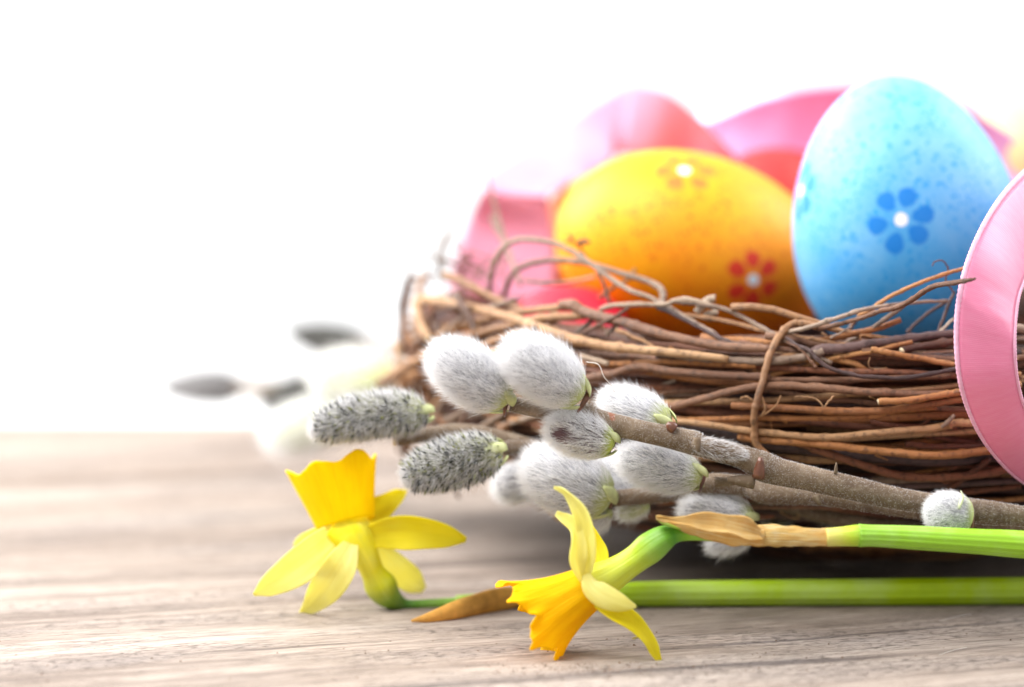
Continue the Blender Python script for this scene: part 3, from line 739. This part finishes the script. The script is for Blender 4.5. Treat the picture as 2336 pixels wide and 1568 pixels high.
catkin(fb, 1532, 972, 46.3, 1355, 900, 46.9, 110, N=5000, hl=.24)
catkin(fb, 1405, 1012, 45.75, 1232, 968, 45.5, 112, N=5200, hl=.24, label='half open catkin with a dark purple hollow', hole=P(1287, 996, 45.2))
scale_cup(fb, 1398, 1022, 45.75, 34, (-9, -6), 12)
catkin(fb, 1572, 1012, 45.62, 1722, 1042, 45.5, 50, N=1100, hl=.12, calyx=False, core_mat=BARK, label='flat silvery bud pressed against the stem')
catkin(fb, 2222, 1175, 45.4, 2098, 1168, 45.3, 108, N=5000, hl=.13, calyx=False, label='small round white catkin')
scale_cup(fb, 2218, 1178, 45.45, 72, (-8, 0), 14)
p, r = pxpath([(2185, 1160, 45.1, 20), (2196, 1136, 45.1, 15), (2192, 1120, 45.1, 4)]); tube('bract', p, r, plain('pale_bract', (.75, .8, .55), .5, .1, 400, .3), fb, 7, n=8, flatten=.5)
knob(fb, 1536, 978, 45.7, 30, -14, -12, 1); knob(fb, 1590, 998, 45.4, 18, 4, 34, 0); knob(fb, 1720, 1100, 45.6, 34, -60, -6, 0); knob(fb, 1730, 1090, 45.45, 30, 6, -46, 1)
knob(fb, 1860, 1130, 45.6, 22, 10, 22, 0); knob(fb, 1906, 1080, 45.7, 9, 2, -24, 0); knob(fb, 1630, 1100, 46.0, 26, 60, 0, 0)
# --- second branch
sb = thing('willow_branch', P(2100, 1150, 47.3), 'lower willow branch running under the thick front branch', 'willow branch', 'willow branches in front of the nest')
stem(sb, [(1395, 1138, 47.9, 44), (1480, 1130, 47.8, 46), (1560, 1122, 47.7, 44), (1610, 1106, 47.5, 60), (1700, 1108, 47.4, 54), (1745, 1122, 47.2, 66), (1840, 1130, 47, 52), (1900, 1135, 46.9, 50), (2050, 1160, 46.9, 46), (2300, 1195, 47, 44), (2600, 1240, 47.3, 44)], 60, 3500)
catkin(sb, 1606, 1092, 47.0, 1385, 1036, 46.8, 116, N=6000, hl=.26)
catkin(sb, 1398, 1148, 47.6, 1175, 1040, 47.5, 168, N=7500, hl=.3)
catkin(sb, 1475, 1150, 48.2, 1345, 1040, 48.6, 110, N=2500, hl=.26)
scale_cup(sb, 1604, 1104, 47.1, 44, (-8, -3), 12); scale_cup(sb, 1400, 1140, 47.7, 52, (-9, -3), 14)
catkin(sb, 1724, 1182, 47.6, 1535, 1158, 47.4, 100, N=4500, hl=.24)
catkin(sb, 1395, 1160, 47.8, 1330, 1215, 47.9, 60, N=1200, hl=.26, calyx=False)
catkin(sb, 1720, 1225, 47.9, 1610, 1250, 48.2, 60, N=1500, hl=.26, calyx=False)
catkin(sb, 1484, 1150, 48, 1400, 1180, 48, 50, 'green', N=900, hl=.18, calyx=False)
# --- third branch with dark catkins
tb = thing('willow_branch', P(1240, 1012, 48.8), 'willow branch with two dark flowering catkins above the left daffodil', 'willow branch', 'willow branches in front of the nest')
stem(tb, [(1130, 1024, 48.3, 38), (1200, 1022, 48.5, 38), (1300, 1040, 48.8, 40), (1500, 1085, 49.2, 42), (1750, 1140, 49.2, 44), (1950, 1190, 49, 46), (2300, 1235, 49, 46)], 50, 1200)
stem(tb, [(905, 1000, 49.2, 40), (980, 992, 49.2, 42), (1060, 985, 49.2, 44), (1180, 1010, 49.1, 44), (1290, 1045, 49, 42)], 30, 500)
p, r = pxpath([(903, 1000, 49.12, 38), (896, 1000, 49.12, 34)]); tube('cut_end', p, r, CUT, tb, 12)
catkin(tb, 985, 938, 48.6, 672, 986, 48.2, 108, 'dark', N=6000, hl=.2, bend=.08)
catkin(tb, 1150, 1025, 47.9, 886, 1096, 47.5, 120, 'dark', N=6000, hl=.17)
catkin(tb, 1240, 1090, 49, 1115, 1115, 48.9, 100, N=2600, hl=.24)
catkin(tb, 1820, 1165, 49.8, 1730, 1180, 49.8, 60, 'dark', N=1500, hl=.16)
catkin(tb, 2035, 1170, 49.9, 1830, 1165, 49.9, 70, 'dark', N=2500, hl=.2)
# --- blurred branches behind, left of the nest
bb = thing('willow_branch', P(1000, 900, 74), 'far blurred willow branch poking out to the left behind the nest', 'willow branch', 'willow branches behind the nest')
stem(bb, [(545, 886, 80, 30), (600, 888, 79, 50), (660, 882, 78.5, 48), (720, 866, 78, 40), (850, 900, 76, 44), (1000, 960, 74, 46), (1200, 1010, 68, 46)], 40)
catkin(bb, 572, 884, 80, 322, 884, 81, 96, 'silver', core_mat=FARC, calyx=False, N=2000, hl=.16, taper=.45)
catkin(bb, 745, 868, 78.2, 565, 940, 78.6, 92, 'silver', core_mat=FARD, calyx=False, N=700, hl=.12, taper=.3)
catkin(bb, 860, 800, 76, 618, 748, 77, 92, 'silver', core_mat=FARD, calyx=False, N=800, hl=.12, taper=.45)
stem(bb, [(790, 786, 76, 30), (900, 808, 75.5, 36), (1010, 860, 75, 40), (1200, 960, 74, 44)], 24)
cb = thing('willow_branch', P(1050, 960, 58), 'willow branch with pale green fluffy catkins behind the dark catkins', 'willow branch', 'willow branches behind the nest')
stem(cb, [(890, 880, 58, 36), (1000, 920, 57.5, 38), (1180, 1000, 57, 40)], 24)
catkin(cb, 900, 872, 59, 700, 850, 61, 140, 'green', N=4500, hl=.42)
catkin(cb, 800, 940, 60, 590, 1010, 61, 130, 'green', N=4500, hl=.42)
catkin(cb, 1060, 960, 57, 950, 900, 58, 80, 'green', N=1800, hl=.3)
stem(cb, [(800, 940, 60, 30), (900, 945, 59, 34), (1060, 990, 57.5, 36)], 20)

# ------------------------------------------------------------------ daffodils
def petal_mat(name, a, b, tr=.45):
    t = NT(name); uv = t.coord('UV'); s = t.noise(t.map(uv, (26, 1.5, 1)), 1, 3, .6); n = t.noise(t.coord(), 130, 3)
    sp = t.add('ShaderNodeSeparateXYZ'); t.put(sp.inputs[0], uv)
    col = t.mix(t.ramp(n, [(.3, 0), (.7, 1)]), a, b)
    col = t.mix(t.ramp(s, [(.38, .4), (.54, 0)]), col, (b[0]*.95, b[1]*.86, b[2]*.5))
    nb = t.bump(s, .7, .0005); t.fin(col, .55, .12); t.transl(col, tr); return t.m
PET = petal_mat('pale_yellow_petal', (.98, .93, .3), (.98, .95, .44), .5)
PET2 = petal_mat('yellow_petal', (.98, .88, .02), (.98, .9, .08), .5)
COR = petal_mat('golden_corona', (.97, .58, .0), (.97, .66, .0), .4)
COR2 = petal_mat('lemon_gold_corona', (.97, .8, .0), (.97, .74, .0), .4)
def green_mat(name, stops):
    t = NT(name); uv = t.coord('UV'); sp = t.add('ShaderNodeSeparateXYZ'); t.put(sp.inputs[0], uv)
    s = t.noise(t.map(uv, (30, 1.2, 1)), 1, 3, .6)
    col = t.ramp(sp.outputs[1], stops)
    col = t.mix(t.ramp(s, [(.35, .25), (.6, 0)]), col, t.mix(1, col, (.5, .62, .4), 'MULTIPLY'))
    col = t.mix(t.ramp(s, [(.6, 0), (.75, .3)]), col, (.5, .7, .3))
    blo = t.noise(t.coord(), 90, 5, .65); col = t.mix(t.ramp(blo, [(.45, 0), (.75, .3)]), col, (.55, .68, .42)); col = t.mix(t.ramp(blo, [(.25, .4), (.42, 0)]), col, t.mix(1, col, (.5, .55, .35), 'MULTIPLY'))
    t.bump(s, .4, .0005); t.fin(col, t.ramp(blo, [(.4, .35), (.7, .6)]), .4); t.b.inputs['Subsurface Weight'].default_value = .0; return t.m
TUBEM = green_mat('flower_tube_green', [(0, (.72, .68, .0)), (.3, (.52, .62, .01)), (.55, (.2, .42, .02)), (.72, (.07, .28, .01)), (.85, (.26, .52, .02)), (1, (.32, .6, .03))])
TUBEM2 = green_mat('flower_tube_yellow', [(0, (.95, .84, .02)), (.3, (.9, .78, .0)), (.45, (.6, .6, .0)), (.6, (.22, .36, .02)), (.75, (.05, .2, .01)), (.9, (.2, .45, .01)), (1, (.3, .55, .01))])
STEMM = green_mat('flower_stem_green', [(0, (.26, .52, .03)), (1, (.3, .55, .02))])
STEMM2 = green_mat('flower_stem_bright_green', [(0, (.36, .56, .0)), (1, (.42, .6, .0))])
def spathe_mat():
    t = NT('dry_spathe'); uv = t.coord('UV'); s = t.noise(t.map(uv, (40, 1.5, 1)), 1, 4, .6); n = t.noise(t.coord(), 200, 4, .6)
    col = t.ramp(n, [(.3, (.88, .54, .15)), (.55, (.93, .7, .3)), (.72, (.96, .84, .55))])
    col = t.mix(t.ramp(s, [(.42, .6), (.54, 0)]), col, (.72, .36, .06))
    col = t.mix(t.ramp(s, [(.56, 0), (.66, .6)]), col, (.97, .86, .6))
    t.bump(t.math('ADD', s, n), .9, .0006); t.fin(col, .6, .3); t.transl(col, .3); return t.m
SPA = spathe_mat(); SPAD = plain('brown_spathe', (.62, .33, .07), .6, .45, 150, .25)
SPAG = green_mat('green_sheath', [(0, (.45, .62, .05)), (1, (.25, .55, .05))])
def petal(root, rows, mat, cup=.1, roll=0.0, shape=None, wave=.02, label=None):
    """rows of x, y, D, width px; roll turns the blade about its length"""
    n, m = 30, 13
    q = smooth([list(P(*r[:3]))+[r[3]/2/pc(r[2]), (r[4] if len(r) > 4 else roll)] for r in rows], n)
    c = q[:, :3]; wd = np.maximum(q[:, 3], .004); tn = nrm(np.gradient(c, axis=0)); V = []
    ph = random.uniform(0, 6)
    for i in range(n):
        s0 = nrm(np.cross(tn[i], CF)); f0 = np.cross(s0, tn[i]); a = R(q[i, 4]); s = s0*math.cos(a)+f0*math.sin(a); nn = np.cross(tn[i], s)
        for j in range(m):
            e = (j-(m-1)/2)/((m-1)/2)
            V.append(c[i]+s*wd[i]*e*(1-.1*e*e)+nn*(cup*wd[i]*2*e*e-.06*wd[i]*math.exp(-(e*5)**2)+wave*math.sin(i*.55+ph+e*2)*e*e))
    fs, uv = grid(n, m)
    o = mesh('petal', V, fs, mat, root, uv=uv, label=label); s = o.modifiers.new('thickness', 'SOLIDIFY'); s.thickness = .0003; s.offset = 0
    sub = o.modifiers.new('smooth', 'SUBSURF'); sub.levels = 1; sub.render_levels = 1
    return o
def corona(root, base, mouth, r0, r1, mat, seed, flare=2.0, name='corona', ridge=1.0, lobe=1.0):
    rs = np.random.default_rng(seed); L = np.linalg.norm(mouth-base); ax = (mouth-base)/L; u = nrm(np.cross(ax, CF)); v = np.cross(ax, u)
    n, m = 30, 120; V = []
    ph = rs.random(8)*6.28
    for i in range(n):
        t_ = i/(n-1)
        for j in range(m):
            a = 2*math.pi*j/m
            lob = math.cos(6*a+ph[0]); fr = (math.cos(17*a+ph[1])*.6+math.cos(29*a+ph[2])*.4)*ridge
            r = r0+(r1-r0)*(.45*t_+.55*t_**flare)
            r *= 1+ridge*(.02*math.cos(12*a+ph[3])*(.4+t_)+.05*math.cos(11*a+ph[4])*t_**4)+.06*lobe*lob*t_**3
            ln = t_*L*(1+(.10*lobe*lob*t_**4+.055*fr*t_**8+.03*math.cos(3*a+ph[5])*t_**3))
            r += .045*ridge*math.sin(14*a+ph[6])*t_**8
            V.append(base+ax*ln+u*math.cos(a)*r+v*math.sin(a)*r)
    fs, uv = grid(n, m, True)
    o = mesh(name, V, fs, mat, root, uv=[(a*4, b) for a, b in uv]); s = o.modifiers.new('thickness', 'SOLIDIFY'); s.thickness = .00028; s.offset = 0
    return o
# --- front daffodil
FD = 44.75
d1 = thing('daffodil', P(1345, 1335, FD), 'sharp front daffodil standing on its golden trumpet rim and one long petal', 'daffodil', 'daffodils lying on the table')
corona(d1, P(1358, 1332, FD), P(1212, 1420, FD-.05), .33, .74, COR, 5, 2.2)
p, r = pxpath([(1352, 1334, FD, 96), (1385, 1318, FD, 84), (1425, 1293, FD, 68), (1455, 1272, FD, 66), (1483, 1250, FD, 72), (1515, 1228, FD, 60), (1545, 1218, FD, 40), (1590, 1217, FD, 34), (1650, 1221, FD, 34)])
tube('flower_tube', p, r, TUBEM, d1, 48, n=50, ribs=6)
petal(d1, [(1332, 1318, FD-.3, 30), (1336, 1270, FD-.42, 62), (1340, 1220, FD-.46, 52), (1326, 1170, FD-.44, 42), (1300, 1135, FD-.4, 24), (1282, 1118, FD-.38, 14), (1263, 1112, FD-.36, 5)], PET, .18, 25, label='tall pale petal curling up to a point')
petal(d1, [(1328, 1326, FD-.36, 10), (1316, 1280, FD-.5, 46), (1318, 1235, FD-.5, 42), (1312, 1205, FD-.4, 34), (1290, 1185, FD-.3, 30), (1268, 1172, FD-.25, 12)], PET, .25, -20)
petal(d1, [(1345, 1320, FD+.25, 40), (1362, 1275, FD+.4, 62), (1352, 1235, FD+.5, 50), (1335, 1190, FD+.55, 20), (1325, 1170, FD+.6, 4)], PET2, .12, 10)
petal(d1, [(1336, 1310, FD-.46, 20), (1352, 1340, FD-.6, 54), (1385, 1362, FD-.68, 62), (1420, 1376, FD-.66, 44), (1452, 1385, FD-.6, 6)], PET, -.22, 12, label='short pale petal folded over itself')
petal(d1, [(1362, 1375, FD-.4, 30), (1400, 1398, FD-.5, 52), (1442, 1420, FD-.5, 50), (1475, 1455, FD-.46, 40), (1494, 1490, FD-.42, 26), (1511, 1521, FD-.4, 5)], PET2, .16, 30, label='long yellow petal reaching down to the table')
petal(d1, [(1368, 1360, FD+.3, 30), (1400, 1372, FD+.5, 46), (1428, 1388, FD+.6, 36), (1445, 1400, FD+.6, 6)], PET, .1, 0)
p, r = pxpath([(1470, 1456, FD-.46, 3), (1458, 1452, FD-.44, 12), (1442, 1458, FD-.42, 6)]); tube('petal_nick', p, r, PET2, d1, 6, n=6, flatten=.4)
# dry spathe: a papery hood with a ragged point, then a sheath, a node, the stem
def spathe(root, rows, mat, crinkle=.06, roll=0, n=44, name='spathe'):
    pts, rad = pxpath(rows); q = smooth(np.hstack([pts, rad[:, None]]), n); tn = nrm(np.gradient(q[:, :3], axis=0)); m = 28; V = []
    for i in range(n):
        s = nrm(np.cross(tn[i], CF)); f = np.cross(s, tn[i]); r = max(q[i, 3], .01)
        for j in range(m):
            a = 2*math.pi*j/m
            rr = r*(1+crinkle*(math.sin(2*a+i*.3)*.5*math.sin(i*.23)+math.sin(5*a-i*.35)*.35+math.sin(13*a+i*.05)*.3))
            V.append(q[i, :3]+s*math.cos(a)*rr+f*math.sin(a)*rr*.55)
    fs, uv = grid(n, m, True); fs.append(tuple((n-1)*m+j for j in range(m))); uv += [(0, 0)]*m
    return mesh(name, V, fs, mat, root, uv=uv)
spathe(d1, [(1500, 1183, FD-.1, 6), (1540, 1192, FD-.12, 26), (1590, 1200, FD-.14, 46), (1640, 1207, FD-.16, 62), (1690, 1214, FD-.16, 68), (1715, 1222, FD-.14, 48), (1740, 1224, FD-.1, 42)], SPA, .16, n=70)
o_ = petal(d1, [(1496, 1182, FD-.2, 3), (1540, 1190, FD-.3, 24), (1600, 1195, FD-.36, 44), (1650, 1202, FD-.38, 60), (1695, 1212, FD-.34, 58), (1735, 1222, FD-.25, 36)], SPA, .3, 35, wave=.05); o_.name = 'spathe_flap'
spathe(d1, [(1712, 1222, FD-.05, 46), (1760, 1222, FD-.05, 50), (1810, 1224, FD-.05, 46), (1860, 1226, FD-.05, 42), (1905, 1226, FD-.05, 43)], SPA, .13, n=60, name='dry_sheath')
p, r = pxpath([(1498, 1184, FD-.16, 5), (1515, 1194, FD-.17, 16), (1545, 1205, FD-.16, 10), (1570, 1212, FD-.1, 4)]); tube('spathe_tip', p, r, SPAG, d1, 8, n=12, flatten=.5)
p, r = pxpath([(1640, 1221, FD, 32), (1720, 1226, FD+.02, 34), (1850, 1226, FD+.05, 36)]); tube('pedicel', p, r, STEMM, d1, 16, n=20)
p, r = pxpath([(1885, 1226, FD-.05, 42), (1925, 1224, FD-.05, 46), (1953, 1222, FD-.05, 50), (1962, 1222, FD-.05, 48)])
SHM = green_mat('sheath_yellow_green', [(0, (.7, .58, .1)), (.5, (.45, .6, .03)), (1, (.25, .52, .03))]); tube('sheath', p, r, SHM, d1, 24, n=20)
p, r = pxpath([(1958, 1222, FD-.05, 52), (2000, 1223, FD-.03, 50), (2100, 1228, FD, 54), (2230, 1236, FD+.1, 58), (2336, 1243, FD+.2, 62), (2600, 1262, FD+.5, 64)])
tube('stem', p, r, STEMM, d1, 64, n=70, ribs=13)
# --- left daffodil
LD = 48.6
d2 = thing('daffodil', P(800, 1290, LD), 'softly blurred left daffodil with its yellow trumpet pointing up', 'daffodil', 'daffodils lying on the table')
corona(d2, P(789, 1195, LD+.15), P(757, 1062, LD+.4), .5, .77, COR2, 21, 1.2, ridge=.12, lobe=.62)
p, r = pxpath([(786, 1208, LD+.1, 118), (805, 1228, LD, 100), (832, 1268, LD-.05, 66), (850, 1305, LD, 54), (868, 1336, LD+.1, 72), (888, 1362, LD+.2, 58), (925, 1379, LD+.35, 26), (985, 1378, LD+.45, 24), (1060, 1375, LD+.5, 26)])
tube('flower_tube', p, r, TUBEM2, d2, 48, n=60, ribs=6)
petal(d2, [(770, 1215, LD-.1, 60), (725, 1255, LD-.4, 92), (670, 1300, LD-.7, 92), (615, 1335, LD-.8, 60), (578, 1357, LD-.85, 6)], PET, .08, 10)
petal(d2, [(800, 1240, LD-.35, 40), (778, 1290, LD-.7, 84), (745, 1340, LD-.55, 86), (712, 1378, LD-.3, 50), (686, 1401, LD-.05, 10)], PET, .08, 0)
petal(d2, [(830, 1225, LD, 50), (890, 1215, LD-.1, 84), (950, 1214, LD-.2, 88), (1015, 1222, LD-.2, 62), (1064, 1232, LD-.2, 14)], PET2, .14, -8)
petal(d2, [(840, 1235, LD+.3, 30), (875, 1270, LD+.5, 62), (915, 1305, LD+.7, 72), (945, 1330, LD+.8, 60), (968, 1346, LD+.8, 16)], PET, .16, 5)
petal(d2, [(800, 1200, LD+.4, 50), (848, 1178, LD+.5, 74), (885, 1152, LD+.7, 56), (912, 1130, LD+.9, 30), (926, 1118, LD+1, 8)], PET2, .3, 20)
petal(d2, [(760, 1205, LD+.3, 50), (725, 1222, LD+.5, 60), (695, 1236, LD+.8, 44), (672, 1246, LD+1, 12)], PET, .25, 20)
spathe(d2, [(x_, y_, gD(y_+w_*.4)-.12, w_) for x_, y_, w_ in ((938, 1417, 5), (985, 1407, 24), (1045, 1391, 42), (1110, 1373, 52), (1180, 1364, 50), (1240, 1362, 44))], SPAD, .12)
gs = []
for x, yb, wd in ((1040, 1390, 28), (1200, 1389, 40), (1420, 1388, 56), (1700, 1387, 60), (2000, 1386, 62), (2336, 1383, 62), (2700, 1380, 62)):
    D = gD(yb)+.1; r_ = wd/2/pc(D); q = P(x, yb, D); gs.append([q[0]*1.0, q[1]+r_*.3, r_+.005, r_])
gs = np.array(gs); tube('stem', gs[:, :3], gs[:, 3], STEMM2, d2, 64, n=70, ribs=11)

# dust and crumbs lying on the wood
AV, AF, n0 = [], [], 0
for i in range(420):
    if i < 260: x = random.gauss(1330, 120); y = random.gauss(1528, 9)
    else: x = random.uniform(0, 2400); y = random.uniform(1440, 1600)
    c = P(x, y, gD(y)); sz = random.uniform(.009, .022)*(1.6 if random.random() < .06 else 1)
    for dx, dy, dz in ((-1, -.6, 0), (1, -.7, 0), (.1, 1, 0), (random.uniform(-.4, .4), 0, random.uniform(.8, 1.3))):
        AV.append((c[0]+dx*sz*random.uniform(.6, 1.4), c[1]+dy*sz, -.008+dz*sz+.006))
    AF += [(n0, n0+1, n0+3), (n0+1, n0+2, n0+3), (n0+2, n0, n0+3), (n0, n0+2, n0+1)]; n0 += 4
mesh('wood_dust', AV, AF, plain('crumb_brown', (.16, .09, .05), .8, .6, 400), loc=(0, 45, 0), kind='stuff', label='dark crumbs and dust lying on the wooden table', cat='dust', flat=True)
# ------------------------------------------------------------------ loose fibres
FIB = plain('fine_fibre', (.85, .8, .75), .6, .1, 400, .3)
def fibre(rows, label, wd=2.0):
    p, r = pxpath([(x, y, D, wd) for x, y, D in rows]); q = smooth(np.hstack([p, r[:, None]]), 28)
    V, fs, uv = tube_geo(q[:, :3], q[:, 3], 4); mesh('fibre', V, fs, FIB, loc=p[0], uv=uv, label=label, cat='fibre')
fibre([(1338, 826, 45.6), (1365, 832, 45.5), (1378, 860, 45.5), (1395, 880, 45.6), (1402, 895, 45.7)], 'fine curly white fibre right of the second big catkin')
for (x0, y0, x1, y1) in ((2143, 1420, 2215, 1404), (2143, 1497, 2205, 1480)):
    a = P(x0, y0, gD(y0)); b = P(x1, y1, gD(y1)); a[2] = b[2] = .02
    V, fs, uv = tube_geo(smooth([a, (a+b)/2+np.array([0, .05, 0]), b], 12), .004, 4)
    mesh('fibre', V, fs, FIB, loc=a, uv=uv, label='thin white fibre on the wood %s' % ('just under the green stem' if y0 < 1450 else 'near the bottom right corner'), cat='fibre')
